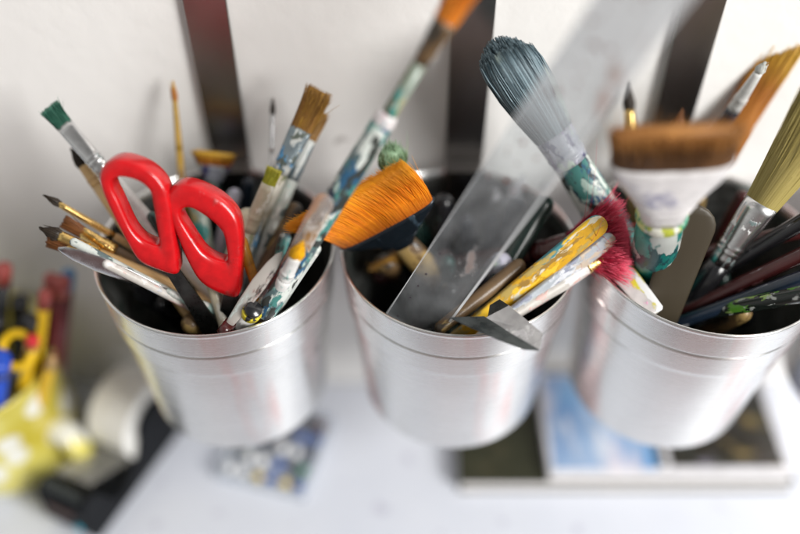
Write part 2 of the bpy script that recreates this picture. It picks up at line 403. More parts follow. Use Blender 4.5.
def brush(label, T, Mo, cup, kind, bl, bw, bt, fl, hr, bm, fm, hm, X=None, n=250, sr=.00025, spread=1.2, jit=.0006,
          uneven=.06, bend=(0,0), flat_handle=None, crimp=True, band=None, name='paint_brush', L=None, group=BR, zmin=None, fe=None, core=.93):
    B = extend(T, Mo, cup, hr, zmin) if L is None else T+(Mo-T).normalized()*L
    Lt = (T-B).length; SEED[0] += 1
    root = empty(name, B, label, 'paint brush', group, frame(B, T, X))
    zb = Lt-bl; zf = zb-fl
    make_bristles(root, bm, kind, zb-.001, bl+.001, bw*.94, bt*.9, n, sr, spread, jit, SEED[0], uneven=uneven, bend=bend, e=3.0 if bw > 2*bt else 2.0, core=core)
    hy = hr if flat_handle is None else flat_handle
    prof = []
    for i in range(9):
        t = i/8; s = t*t*(3-2*t) if bw > 2.2*hr else t
        prof.append((hr*1.06+(bw/2-hr*1.06)*s, hy*1.06+(bt/2-hy*1.06)*s, zf+fl*t))
    e = 2.6 if bw > 2*bt else 2.0
    fr = [ering(a, b, z, 28, 2+(e-2)*(i/8)) for i, (a, b, z) in enumerate(prof)]
    if crimp and fl > .01:
        extra = []
        for zz in (.22, .30):
            z = zf+fl*zz; j = next(i for i in range(9) if prof[i][2] > z); a, b, _ = prof[j-1]; a2, b2, _ = prof[j]
            tt = (z-prof[j-1][2])/(prof[j][2]-prof[j-1][2]); am, bm_ = a+(a2-a)*tt, b+(b2-b)*tt
            extra += [(z-.0008, am, bm_), (z, am+.0004, bm_+.0004), (z+.0008, am, bm_)]
        allp = sorted([(z, a, b) for a, b, z in prof]+extra)
        fr = [ering(a, b, z, 28, e if bw > 2*bt else 2) for z, a, b in allp]
    v, f = loft(fr); fo = mesh('ferrule', v, f, fm, root)
    if band:
        z = zf-.001; v, f = lathe([(hr*1.1, hy*1.1, z-.006), (hr*1.22, hy*1.22, z-.004), (hr*1.2, hy*1.2, z-.001), (hr*1.1, hy*1.1, z+.001)], 28)
        mesh('paint_band', v, f, band, root)
    prof = []
    for t, k in ((0, .45), (.012, .62), (.05, .72), (.25, .8), (.55, .95), (.75, 1.15), (.88, 1.12), (1, 1.0)):
        prof.append((hr*k, hy*k, t*(zf+.002)))
    v, f = lathe(prof, 20, 2.2 if flat_handle else 2.0); mesh('handle', v, f, hm, root)
    return root
def stick(name, label, cat, T, Mo, cup, prof_fn, mat, X=None, group=None, e=2.0, part='shaft', rad=.003, n=20, zmin=None):
    """prof_fn(L) -> list of (rx, ry, z) from bottom to top"""
    B = extend(T, Mo, cup, rad, zmin); Lt = (T-B).length
    fr = frame(B, T, X); m = fr.to_4x4(); m.translation = B
    v, f = lathe(prof_fn(Lt), n, e)
    o = mesh(name, v, f, mat); o.matrix_world = m
    return tag(o, label, cat, group), Lt, m
def rounded(r, ry=None, taper=.75):
    ry = r if ry is None else ry
    def fn(L):
        out = [(r*taper*.5, ry*taper*.5, 0), (r*taper, ry*taper, .002)]
        for i in range(1, 10): t = i/10; out.append((r*(taper+(1-taper)*t), ry*(taper+(1-taper)*t), t*(L-r)))
        for a in (0, 20, 40, 60, 75, 88):
            a = math.radians(a); out.append((r*math.cos(a), ry*math.cos(a), L-r+r*math.sin(a)))
        return out
    return fn

# =================================================================== CUP 1
# ---- scissors

def scissors():
    def dep(py): return .421-.030*(300-py)/140
    piv = P(224, 346, .440)
    root = empty('scissors', piv, 'scissors with two red plastic finger loops standing in the left cup', 'scissors')
    Lo = [((98,176),(112,184)),((105,164),(115,180)),((121,159.5),(122,179)),((146,168),(137,183)),((163,184),(148,192)),((170,204),(151.5,206)),((174,235),(155,227)),((177.5,262),(157.5,242)),
          ((176,277),(155.5,246.5)),((157,272.5),(148,244)),((138,263),(139.5,239)),((124,240),(130,227)),((110,213),(119,203)),((101,192),(113,191))]
    Ro = [((164,203),(180,215)),((169,191),(183,210.5)),((183,184),(191,210.5)),((206,191),(204,218)),((226,204),(215,227)),((238,220),(222,236)),((241.5,242),(225,248)),((241,272),(226.5,258)),
          ((237.5,299),(224.5,262.5)),((220,297),(214,260)),((201,286),(203.5,253)),((189,268),(195,242)),((177,240),(187,230)),((168,218),(181.5,221))]
    N = None
    for pairs, dd in ((Lo, 0.0), (Ro, .002)):
        out = [P(a[0], a[1], dep(a[1])+dd) for a, b in pairs]; inn = [P(b[0], b[1], dep(b[1])+dd) for a, b in pairs]
        out = cat_rom(out, 6); inn = cat_rom(inn, 6)
        N = (out[20]-out[0]).cross(out[50]-out[0]).normalized()
        if N.dot(CAM-out[0]) < 0: N = -N
        rings = []
        for o, i in zip(out, inn):
            c = (o+i)/2; w = (o-i)*.5; ring = []
            for j in range(20):
                a = 2*math.pi*j/20; cs, sn = math.cos(a), math.sin(a); e = 2/3.8
                ring.append(c + w*math.copysign(abs(cs)**e, cs) + N*(.0064*math.copysign(abs(sn)**e, sn)) - N*.0066 - piv)
            rings.append(ring)
        v, f = loft(rings, closed_path=True)
        mesh('finger_loop', v, f, M['red'], root)
    # blades: from each loop through the pivot down into the cup
    for (px, py, sgn) in ((172, 268, 1), (232, 288, -1)):
        A = P(px, py, dep(py)+.006)-piv
        Bt = Vector((.012*sgn, .030, -.072)); side = N.cross(Vector((0,0,1))).normalized()
        path = [A, A*.5, Vector((0,0,0)), Bt*.55, Bt]; wd = [.0035, .0045, .0065, .005, .0008]
        rings = []
        for p, w in zip(path, wd):
            rings.append([p+side*w+N*(.0008*sgn+.0007), p+side*w+N*(.0008*sgn-.0007), p-side*w+N*(.0008*sgn-.0007), p-side*w+N*(.0008*sgn+.0007)])
        v, f = loft(rings); mesh('blade', v, f, M['darksteel'], root, smooth=False)
    v, f = lathe([(.003, .003, -.002), (.0034, .0034, 0), (.003, .003, .0022)], 16)
    s = mesh('pivot_screw', v, f, M['steel'], root); s.rotation_euler = N.to_track_quat('Z', 'Y').to_euler()
scissors()
XW = RT
brush('flat brush with dark green bristles and white ferrule leaning left behind the scissors', P(48,106,.435), Zp(182,262), 1, 'flat', .0115, .0085, .0035, .030, .0038, M['b_green'], M['silver'], M['white'], X=P(60,100,.42)-P(48,118,.42), n=260, spread=1.12)
brush('brush with short black bristles and pale wood handle just under the green one', P(70,147,.445), Zp(150,262), 1, 'round', .011, .005, .004, .012, .0026, M['b_dark'], M['wood'], M['wood'], n=120)
brush('thin brush with black pointed tip and pale wooden handle reaching far left', P(42,194,.430), Zp(140,251), 1, 'round', .0085, .003, .003, .030, .0018, M['b_dark'], M['gold'], M['wood'], n=70, crimp=False)
brush('brush with dark round bristle tip and brass ferrule, lowest left in the left cup', P(38,227,.425), Zp(150,276), 1, 'round', .010, .0062, .005, .020, .0026, M['b_dark'], M['gold'], M['wood'], n=160)
brush('brush with rusty brown flat bristles above the dark tipped ones on the left', P(62,221,.430), Zp(145,268), 1, 'flat', .010, .0075, .003, .018, .0028, M['b_brown'], M['gold'], M['brownwood'], X=(.3,0,1), n=160)
brush('brush with pinkish brown bristles under the dark round tip on the left', P(46,241,.428), Zp(152,282), 1, 'flat', .010, .006, .003, .014, .0024, M['b_brown'], M['gold'], M['wood'], X=(.2,0,1), n=120)
stick('brush_handle', 'thin handle smeared white and aqua resting on the left rim', 'brush handle', P(70,240,.420), Zp(165,290), 1, rounded(.0021, taper=1.0), M['aquawhite'], group='brush handles standing in the metal cups')
stick('brush_handle', 'short white handle lying across the left rim under the brass ferrules', 'brush handle', P(103,262,.408), Zp(170,296), 1, rounded(.0021, taper=1.1), M['creamgrey'], group='brush handles standing in the metal cups')
def blade_knife(label, pts, cup, T, Mo, mat, hm, X, wmax, ln, name='palette_knife'):
    B = extend(T, Mo, cup, .002); Lt = (T-B).length
    root = empty(name, B, label, 'palette knife', 'palette knives', frame(B, T, X))
    rings = []
    for t, k in ((0,.25),(.15,.5),(.4,.85),(.65,1),(.85,.8),(.95,.5),(1,.08)):
        rings.append(ering(wmax*k, .0006, Lt-ln+ln*t, 16))
    v, f = loft(rings); mesh('blade', v, f, mat, root)
    v, f = lathe([(.0018,.0018,0),(.0028,.0028,.003),(.0032,.0032,(Lt-ln)*.5),(.0018,.0015,Lt-ln+.003)], 16)
    mesh('handle', v, f, hm, root)
blade_knife('palette knife with shiny leaf blade sticking out under the brass ferrules at left', None, 1, P(58,248,.410), Zp(178,296), M['steel'], M['aquawhite'], (.2,0,1), .0055, .055)
brush('very thin ochre brush standing upright close to the wall left of the strap', P(173,79,.455), Zp(184,205), 1, 'round', .010, .0026, .0026, .026, .0018, M['b_rust'], M['ochre'], M['ochre'], n=60, crimp=False)
brush('flat brush with gold brown bristles and blue-grey ferrule leaning right beside the strap', P(321,88,.435), Zp(245,245), 1, 'flat', .022, .011, .004, .024, .004, M['b_goldbrown'], M['bluegrey'], M['tanwhite'], X=P(325,100,.42)-P(300,92,.42), n=320, spread=1.1, uneven=.14, jit=.001)
brush('second flat brush with ochre bristles half hidden behind the gold brown one', P(322,110,.450), Zp(262,250), 1, 'flat', .016, .007, .004, .022, .003, M['b_goldbrown'], M['bluegrey'], M['aquawhite'], n=160, uneven=.15)
brush('brush with stubby yellow-green bristles and cream smeared ferrule behind the right scissor loop', P(275,168,.432), Zp(236,262), 1, 'flat', .0085, .0068, .005, .026, .0036, M['b_yellowgreen'], M['tanwhite'], M['tanwhite'], n=220, spread=1.05)
brush('hair thin brush with a tiny dark tip beside the gold brown brush', P(273,97,.462), Zp(270,215), 1, 'round', .008, .0022, .002, .02, .0009, M['b_dark'], M['steel'], M['steel'], n=40, crimp=False)
brush('wide flat brush with worn ochre bristles low against the back rim of the left cup', P(214,152,.468), Zp(214,185), 1, 'flat', .008, .019, .005, .012, .004, M['b_rust'], M['lavender'], M['darkgreen'], n=300, X=(1,0,0))
stick('brush_handle', 'clear amber stick leaning left beside the right scissor loop', 'brush handle', P(240,236,.425), Zp(258,292), 1, rounded(.0028), M['amber'], group='brush handles standing in the metal cups')
stick('brush_handle', 'pale handle with white and green paint standing behind the scissors', 'brush handle', P(250,208,.440), Zp(232,262), 1, rounded(.0048), M['tanwhite'], group='brush handles standing in the metal cups')
stick('brush_handle', 'blunt handle with pink and white paint between the knife and the yellow tipped brush', 'brush handle', P(272,275,.425), Zp(262,292), 1, rounded(.0032), M['pinkyellow'], group='brush handles standing in the metal cups')
blade_knife('narrow palette knife with reddish black stains leaning right in front of the left cup', None, 1, P(282,252,.405), Zp(231,322), M['knifeclear'], M['darkred'], P(262,285,.4)-P(250,278,.4), .0036, .055)
# round capped pen with yellow and black ring
def pen():
    T = P(254,309,.413); B = extend(T, Zp(250,315), 1, .004); Lt = (T-B).length
    root = empty('marker_pen', B, 'round pen end with a yellow and black ring peeking over the left cup front rim', 'pen', None, frame(B, T))
    v, f = lathe([(.003,.003,0),(.0040,.0040,.003),(.0042,.0042,Lt-.008)], 24); mesh('barrel', v, f, M['white'], root)
    v, f = lathe([(.0046,.0046,Lt-.008),(.0048,.0048,Lt-.0075),(.0048,.0048,Lt-.0035),(.0046,.0046,Lt-.003)], 24)
    mesh('ring', v, f, splat('yellow_black_ring', (.8,.66,.03), [(.02,.02,.02)], 260, .4, 0, .5), root)
    v, f = lathe([(.0040,.0040,Lt-.003),(.0040,.0040,Lt-.0004),(.0036,.0036,Lt)], 24); mesh('end_cap', v, f, M['black'], root)
pen()
for tx, ty, td, mx, my, rr, mt, lb in (
    (258,214,.448,246,262,.0034,'bluegrey','blue-grey smeared handle behind the yellow-green bristles'),
    (298,203,.455,270,258,.0042,'brownwood','brown stained handle end left of the orange bristles'),
    (287,232,.440,276,270,.0030,'smear','short dark blue and green caked handle between knife and blue-green handle'),
    (236,188,.462,226,225,.0038,'lavender','lavender smeared handle in front of the left strap foot'),
    (150,212,.440,176,262,.0030,'darkgreen','dark green handle seen under the left scissor loop'),
    (196,196,.458,204,238,.0044,'smear2','grey-green smeared handle between the two scissor loops'),
    (206,262,.432,214,290,.0032,'tanwhite','cream smeared handle seen through the right scissor loop'),
    (292,262,.425,276,288,.0026,'navy','thin navy handle beside the yellow tipped brush')):
    stick('brush_handle', lb, 'brush handle', P(tx,ty,td), Zp(mx,my), 1, rounded(rr), M[mt], group='brush handles standing in the metal cups')
v=None
# long painted handle (end up) with its paddle and the yellow tipped brush
ah, aL, am_ = stick('brush_handle', 'thick handle caked with blue and green paint crossing in front of the orange bristles', 'brush handle', P(389,113,.374), Zp(264,313), 1, rounded(.0050, taper=1.1), M['smear'], group='brush handles standing in the metal cups', n=24)
v, f = lathe([(.00492, .00492, aL-.0065), (.00505, .00505, aL-.005), (.0048, .0048, aL-.0018), (.0040, .0040, aL+.0000), (.0025, .0025, aL+.0005), (.0005, .0005, aL+.0007)], 24)
mesh('worn_tip', v, f, splat('pale_worn_tip', (.66,.62,.62), [(.5,.35,.4), (.35,.42,.45)], 120, .5, 0, .6), ah)
brush('long grey-green handled brush with orange bristles at the very top of the photo', P(473,-24,.335), Zp(286,284), 1, 'flat', .020, .0095, .006, .020, .0030, M['b_bright'], M['brownwood'], M['smear2'], X=P(470,10,.35)-P(440,0,.35), n=300, sr=.0003)
stick('acrylic_paddle', 'pinkish see-through paddle with rounded end leaning along the caked blue-green handle', 'paddle', P(328,195,.384), Zp(268,309), 1, rounded(.0046, .0011, .95), M['paddle'], X=P(330,210,.4)-P(310,196,.4), n=28, e=2.4)
brush('white handled brush with a yellow tip on the right side of the left cup', P(304,240,.392), Zp(270,309), 1, 'round', .011, .0058, .0045, .016, .0032, M['b_yellow'], M['white'], M['white'], n=200)
stick('brush_handle', 'slim white and green smeared handle next to the yellow tipped brush', 'brush handle', P(318,245,.405), Zp(282,300), 1, rounded(.0026), M['aquawhite'], group='brush handles standing in the metal cups')

# =================================================================== CUP 2
# orange wide flat brush: bristles point up-left towards the viewer
def orange_brush():
    A = P(331,234,.434); Bp = P(440,211,.436)       # ferrule mouth edge
    mid = (A+Bp)/2; X = (Bp-A)
    T = P(354,187,.414)
    ax = (T-mid).normalized()
    brush('wide flat brush with bright orange bristles hanging over the left of the middle cup', T, mid, 2, 'flat', (T-mid).length, X.length, .009, .018, .006, M['b_orange'], M['navyblack'], M['brownwood'],
          X=X, n=4200, sr=.00020, bend=(-.007,0), spread=1.26, jit=.0008, uneven=.05, flat_handle=.004)
orange_brush()
brush('brush with pale green bristles sticking up just behind the orange bristles', P(389,139,.432), Zp(400,215), 2, 'mop', .020, .011, .010, .012, .004, M['b_ltgreen'], M['darkgreen'], M['darkgreen'], n=500, spread=1.35, jit=.0014, uneven=.15, sr=.0003)
def ruler():
    T = P(625,20,.31); Mo = P(426,305,.424); d = (T-Mo).normalized()
    B = extend(T, Mo, 2, .006); T2 = B+d*.300; X = P(470,270,.4)-P(430,245,.4)
    root = empty('clear_ruler', B, 'clear scuffed plastic ruler rising from the middle cup towards the viewer', 'ruler', None, frame(B, T2, X))
    Lt = .300; w, t = .0131, .0013
    v = [Vector(p) for z in (0, Lt) for p in ((-w,-t,z),(w-.004,-t,z),(w,-t*.25,z),(w,t*.25,z),(w-.004,t,z),(-w,t,z))]
    nrm = [(i, (i+1) % 6, (i+1) % 6+6, i+6) for i in range(6)]
    f = nrm+[(5,4,3,2,1,0),(6,7,8,9,10,11)]
    mesh('blank', v, f, M['ruler'], root, smooth=False, bevel=.0003)
    V, F = [], []
    for side in (-1, 1):
        for i in range(int(Lt/.001)-8):
            z = .004+i*.001; ln = .0009
            if i % 12 or i > 190 or side > 0: continue
            z += .003*math.sin(i*1.7); side_ = side
            x0 = side*(w-.0045); x1 = x0-side*ln
            q = boxvf(min(x0,x1), max(x0,x1), -t-.00006, -t-.00001, z-.0006, z+.0005)
            k = len(V); V += q[0]; F += [tuple(a+k for a in g) for g in q[1]]
    mesh('scale_marks', V, F, M['tick'], root, smooth=False)
    v, f = boxvf(-w-.0004, -w-.00002, -t, t, .001, Lt-.001); mesh('polished_edge', v, f, M['ruleredge'], root, smooth=False)
    v, f = boxvf(w+.00002, w+.0011, -t*.6, t*.6, .001, Lt-.001); mesh('polished_edge', v, f, M['ruleredge'], root, smooth=False)
    r = random.Random(5); V, F = [], []
    for i in range(34):
        z = r.uniform(.10, .22); x = r.uniform(-.010, .006); s = r.uniform(.0003, .0009)
        ring = [Vector((x+s*math.cos(a*.7854)*(1+.3*r.random()), -t-.0001, z+s*1.3*math.sin(a*.7854))) for a in range(8)]
        k = len(V); V += ring; F.append(tuple(range(k, k+8)))
    mesh('paint_specks', V, F, plain('dried_specks', (.16,.04,.03), .5), root, smooth=False)
ruler()
# yellow wooden stick
def flat_stick(name, label, cat, T, Mo, cup, w, t, mat, X, group=None, taper=.8):
    def fn(L):
        out = [(w*taper*.8, t*.8, 0), (w*taper, t, .001)]
        for i in range(1, 12): q = i/12; out.append((w*(taper+(1-taper)*q), t, q*(L-w)))
        for a in (0, 20, 40, 60, 78, 88):
            a = math.radians(a); out.append((w*math.cos(a), t*(1 if a < 1.3 else .8), L-w+w*math.sin(a)))
        return out
    return stick(name, label, cat, T, Mo, cup, fn, mat, X=X, group=group, e=4.0, n=32, rad=t)
flat_stick('wooden_stick', 'flat wooden stick painted yellow, lying over the right of the middle cup', 'stick', P(605,219,.418), Zp(512,295), 2, .0056, .0017, M['yellowstick'], P(560,270,.42)-P(540,240,.412))
flat_stick('wooden_stick', 'flat grey-blue smeared stick lying just under the yellow one', 'stick', P(614,236,.428), Zp(532,299), 2, .0046, .0016, M['greystick'], P(560,280,.42)-P(545,262,.41))
brush('short brush with a brass band and pinkish handle end under the grey-blue stick', P(612,250,.436), Zp(542,296), 2, 'flat', .006, .007, .004, .010, .0036, M['b_goldbrown'], M['gold'], M['creamgrey'], n=120)
brush('brush with ragged crimson bristles behind the yellow stick', P(633,238,.428), Zp(540,252), 2, 'fan', .031, .015, .012, .02, .005, M['b_red'], M['darkred'], M['darkred'],
      X=P(600,270,.44)-P(590,200,.44), n=1700, sr=.00034, spread=.40, jit=.0034, uneven=.3, core=.55)
# folded metal strip over the front rim
def folded():
    # its corners: pixel + distance, all just above and in front of the front rim
    def q(px, py, d): return P(px, py, d)
    root = empty('folded_metal_strip', Zp(500,300), 'folded strip of shiny metal poking over the front rim of the middle cup', 'metal strip')
    o = root.location.copy()
    def plate(pts, mat, name, th=.0006):
        n = (pts[1]-pts[0]).cross(pts[2]-pts[0]).normalized()*th
        a = [p-o for p in pts]; b = [p-o-n for p in pts]; k = len(pts)
        f = [tuple(range(k)), tuple(reversed(range(k, 2*k)))]+[(i, i+k, (i+1) % k+k, (i+1) % k) for i in range(k)]
        mesh(name, a+b, f, mat, root, smooth=False, bevel=.0002)
    plate([q(449,318,.408), q(484,317,.412), q(512,336,.406), q(540,351,.398), q(524,350,.398), q(500,341,.401), q(470,328,.405)], M['darksteel'], 'dark_face')
    plate([q(484,319,.4115), q(509,306,.414), q(543,334,.403), q(540,351,.3975), q(516,337,.4035)], splat('stained_bright_steel', (.6,.6,.61), [(.35,.33,.34), (.7,.7,.68)], 60, .2, 1, .58, (1,1,1), .1, 0), 'bright_face')
    plate([q(509,306,.4145), q(488,318,.4125), q(490,306,.420), q(500,300,.422)], M['darksteel'], 'inner_face')
folded()
stick('brush_handle', 'blunt brown handle low inside the middle cup beside the ruler', 'brush handle', Zp(385,262,.198), Zp(395,270,.17), 2, rounded(.007, .006), M['brownwood'], group='brush handles standing in the metal cups')
brush('worn brush with ochre-brown bristles low on the left inside the middle cup', Zp(388,258,.202), Zp(430,262,.175), 2, 'flat', .014, .024, .006, .02, .006, M['b_goldbrown'], M['darkgreen'], M['black'], X=(1,.4,0), n=500, spread=1.15)
stick('brush_handle', 'purple and grey smeared handle behind the yellow stick in the middle cup', 'brush handle', Zp(503,262,.214), Zp(490,275,.18), 2, rounded(.006), M['lavender'], group='brush handles standing in the metal cups')
stick('brush_handle', 'mossy green handle rising behind the ruler in the middle cup', 'brush handle', P(548,196,.450), Zp(510,262), 2, rounded(.0055), M['darkgreen'], group='brush handles standing in the metal cups')
stick('brush_handle', 'brown-gold handle leaning low under the yellow stick in the middle cup', 'brush handle', P(524,262,.437), Zp(486,292), 2, rounded(.004), M['brownwood'], group='brush handles standing in the metal cups')

# =================================================================== CUP 3
brush('round mop brush with blue-grey paint caked bristles leaning left behind the ruler', P(495,37,.412), Zp(616,236), 3, 'dome', .054, .020, .016, .018, .0085, M['b_bluegrey'], M['lavender'], M['smear'],
      X=P(560,110,.42)-P(500,150,.42), n=2600, sr=.00060, spread=1.55, jit=.0003, uneven=.03, zmin=None)
brush('wide flat brush with brown bristles, white painted ferrule and teal handle, nearest the viewer', P(678,128,.342), Zp(652,266), 3, 'flat', .021, .050, .014, .040, .0095, M['b_bigbrown'], M['whitepaint'], M['teal'],
      X=P(740,170,.35)-P(610,160,.35), n=2800, sr=.0003, spread=1.03, jit=.0010, uneven=.11, band=M['lime'])
brush('long flat brush with rust and ochre bristles at the top right corner', P(795,28,.452), Zp(700,184), 3, 'flat', .070, .017, .008, .012, .005, M['b_rust'], M['brownwood'], M['black'],
      X=P(790,60,.45)-P(770,45,.45), n=2200, sr=.00035, spread=1.12, jit=.0006, uneven=.08)
brush('slim brush with white tip and silver ferrule beside the rust coloured bristles', P(766,61,.425), Zp(690,175), 3, 'round', .006, .0042, .004, .026, .0032, bristle('white_bristles', (.75,.75,.7), (.6,.62,.6)), M['white'], M['navy'], n=160)
brush('large flat brush with olive tan bristles and silver ferrule at the right edge', P(842,90,.395), Zp(716,268), 3, 'flat', .060, .016, .010, .036, .0055, M['b_olive'], M['silver'], M['black'],
      X=P(790,190,.4)-P(765,160,.4), n=3600, sr=.0003, spread=1.9, jit=.0006, uneven=.05)
flat_stick('wooden_stick', 'olive brown flat stick standing behind the wide white and teal brush', 'stick', P(699,206,.410), Zp(668,292), 3, .011, .002, M['olivewood'], P(730,240,.4)-P(680,235,.4))
flat_stick('wooden_stick', 'flat stick smeared pink, yellow and white at the front left of the right cup', 'stick', P(607,252,.440), Zp(640,294), 3, .0060, .0014, M['pinkyellow'], P(650,270,.42)-P(625,285,.42))
brush('small brush with dark pointed tip and ochre base just right of the ruler top', P(627,78,.462), Zp(636,195), 3, 'round', .016, .0052, .005, .02, .004, M['b_dark'], M['gold'], M['brownwood'], n=160)
brush('brush with reddish brown pointed bristles in front of the right strap', P(683,107,.442), Zp(655,205), 3, 'round', .018, .008, .006, .02, .004, M['b_brown'], M['darkred'], M['black'], n=260)
for (tx, ty, td, mx, my, r, mat, lab) in (
    (830,205,.420,735,262,.0042,'black','glossy black handle just below the olive tan bristles at the right edge'),
    (838,238,.415,745,282,.0040,'darkred','dark red-black handle in the middle of the bundle at the right edge'),
    (845,262,.410,752,296,.0038,'navy','navy black handle with a white scuff at the right edge'),
    (835,288,.398,752,304,.0040,'greensplat','black handle with bright green paint lying on the front rim at right'),
    (835,222,.430,720,250,.0042,'darkred','dark red-brown handle leaning right behind the black handles')):
    stick('brush_handle', lab, 'brush handle', P(tx,ty,td), Zp(mx,my), 3, rounded(r), M[mat], group='brush handles standing in the metal cups')

# short dark handles and stubs filling the cups
GL = {1: 'dark handle end crowded low inside the cup with the red scissors', 2: 'dark handle end crowded low inside the middle cup', 3: 'dark handle end crowded low inside the cup with the teal brush'}
r3 = random.Random(12)
for cup, cnt in ((1, 30), (2, 24), (3, 24)):
    c = CUPS[cup]
    for i in range(cnt):
        a = r3.uniform(0, 2*math.pi); q = math.sqrt(r3.random())*.044
        zt = r3.uniform(.165, .204) if q*math.sin(a) < .015 else r3.uniform(.19, .225)
        T = Vector((c.x+q*math.cos(a), c.y+q*math.sin(a), zt))
        a2 = a+r3.uniform(-.7, .7); q2 = q*.55
        Mo = Vector((c.x+q2*math.cos(a2), c.y+q2*math.sin(a2), .15))
        rr = r3.uniform(.003, .0055)
        stick('brush_handle', GL[cup], 'brush handle', T, Mo, cup, rounded(rr), M[r3.choice(['black','darkgreen','navy','darkred','brownwood','black'])], group='dark handle ends low inside the metal cups', rad=rr)

# =================================================================== DESK ITEMS
def D(px, py, z=0): return Zp(px, py, z)
# magazines
def page_stack(name, label, x0, x1, y0, y1, z0, z1, cover, rot=0, cat='book'):
    cx, cy = (x0+x1)/2, (y0+y1)/2
    root = empty(name, Vector((cx, cy, z0)), label, cat, 'books stacked on the desk under the cups'); root.rotation_euler.z = rot
    w, d, h = (x1-x0)/2, (y1-y0)/2, z1-z0
    v, f = boxvf(-w+.0012, w-.0012, -d+.0012, d-.0012, .0011, h-.0011); mesh('pages', v, f, M['pages'], root, smooth=False)
    v, f = boxvf(-w, w, -d, d, 0, .001); mesh('back_cover', v, f, cover[1], root, smooth=False)
    v, f = boxvf(-w, w, -d, d, h-.001, h); mesh('front_cover', v, f, cover[0], root, smooth=False)
    return root, w, d, h
def pages_mat():
    m, N, L, b = newmat('page_edges')
    nz = noisenode(N, L, 40, 3, stretch=(.3, .3, 60))
    L.new(mixnode(N, L, rng(N, L, nz, .35, .65), (.55,.52,.5), (.82,.80,.79)), b.inputs['Base Color']); setp(b, Roughness=.7); return m
M['pages'] = pages_mat()
M['darkbook'] = splat('dark_green_book_cloth', (.035,.036,.018), [(.06,.055,.03), (.09,.07,.03)], 60, .45, 0, .56, (1,1,1), .1, 0)
M['bluepic'] = splat('blue_sky_print', (.40,.54,.76), [(.06,.22,.52), (.80,.82,.86), (.20,.42,.70), (.78,.72,.78)], 17, .25, 0, .52, (1.6,.6,1), .12, .6)
M['brownpic'] = splat('dark_landscape_print', (.03,.026,.018), [(.015,.02,.012), (.30,.21,.06), (.22,.20,.26), (.04,.05,.03)], 24, .25, 0, .58, (1,1.4,1), .12, .6)
M['paper'] = plain('white_paper', (.78,.77,.80), .5)
yA = -.0895
page_stack('book', 'dark green book lying lowest in the stack under the middle and right cups', .0385, .256, yA-.001, -.006, .0, .0120, (M['darkbook'], M['darkbook']))
root, w, d, h = page_stack('magazine', 'white edged picture magazine with blue sky print on top of the dark green book', .096, .2525, yA+.0005, -.008, .0124, .0205, (M['paper'], M['paper']), cat='magazine')
v, f = boxvf(-w+.003, -w+.070, -d+.003, d-.003, h+.0001, h+.0004); mesh('blue_sky_picture', v, f, M['bluepic'], root, smooth=False)
v, f = boxvf(-w+.070, -w+.075, -d+.005, d-.003, h+.0001, h+.0004); mesh('dark_stripe', v, f, M['darkbook'], root, smooth=False)
v, f = boxvf(-w+.079, w-.004, -d+.005, d-.003, h+.0001, h+.0004); mesh('dark_landscape_picture', v, f, M['brownpic'], root, smooth=False)

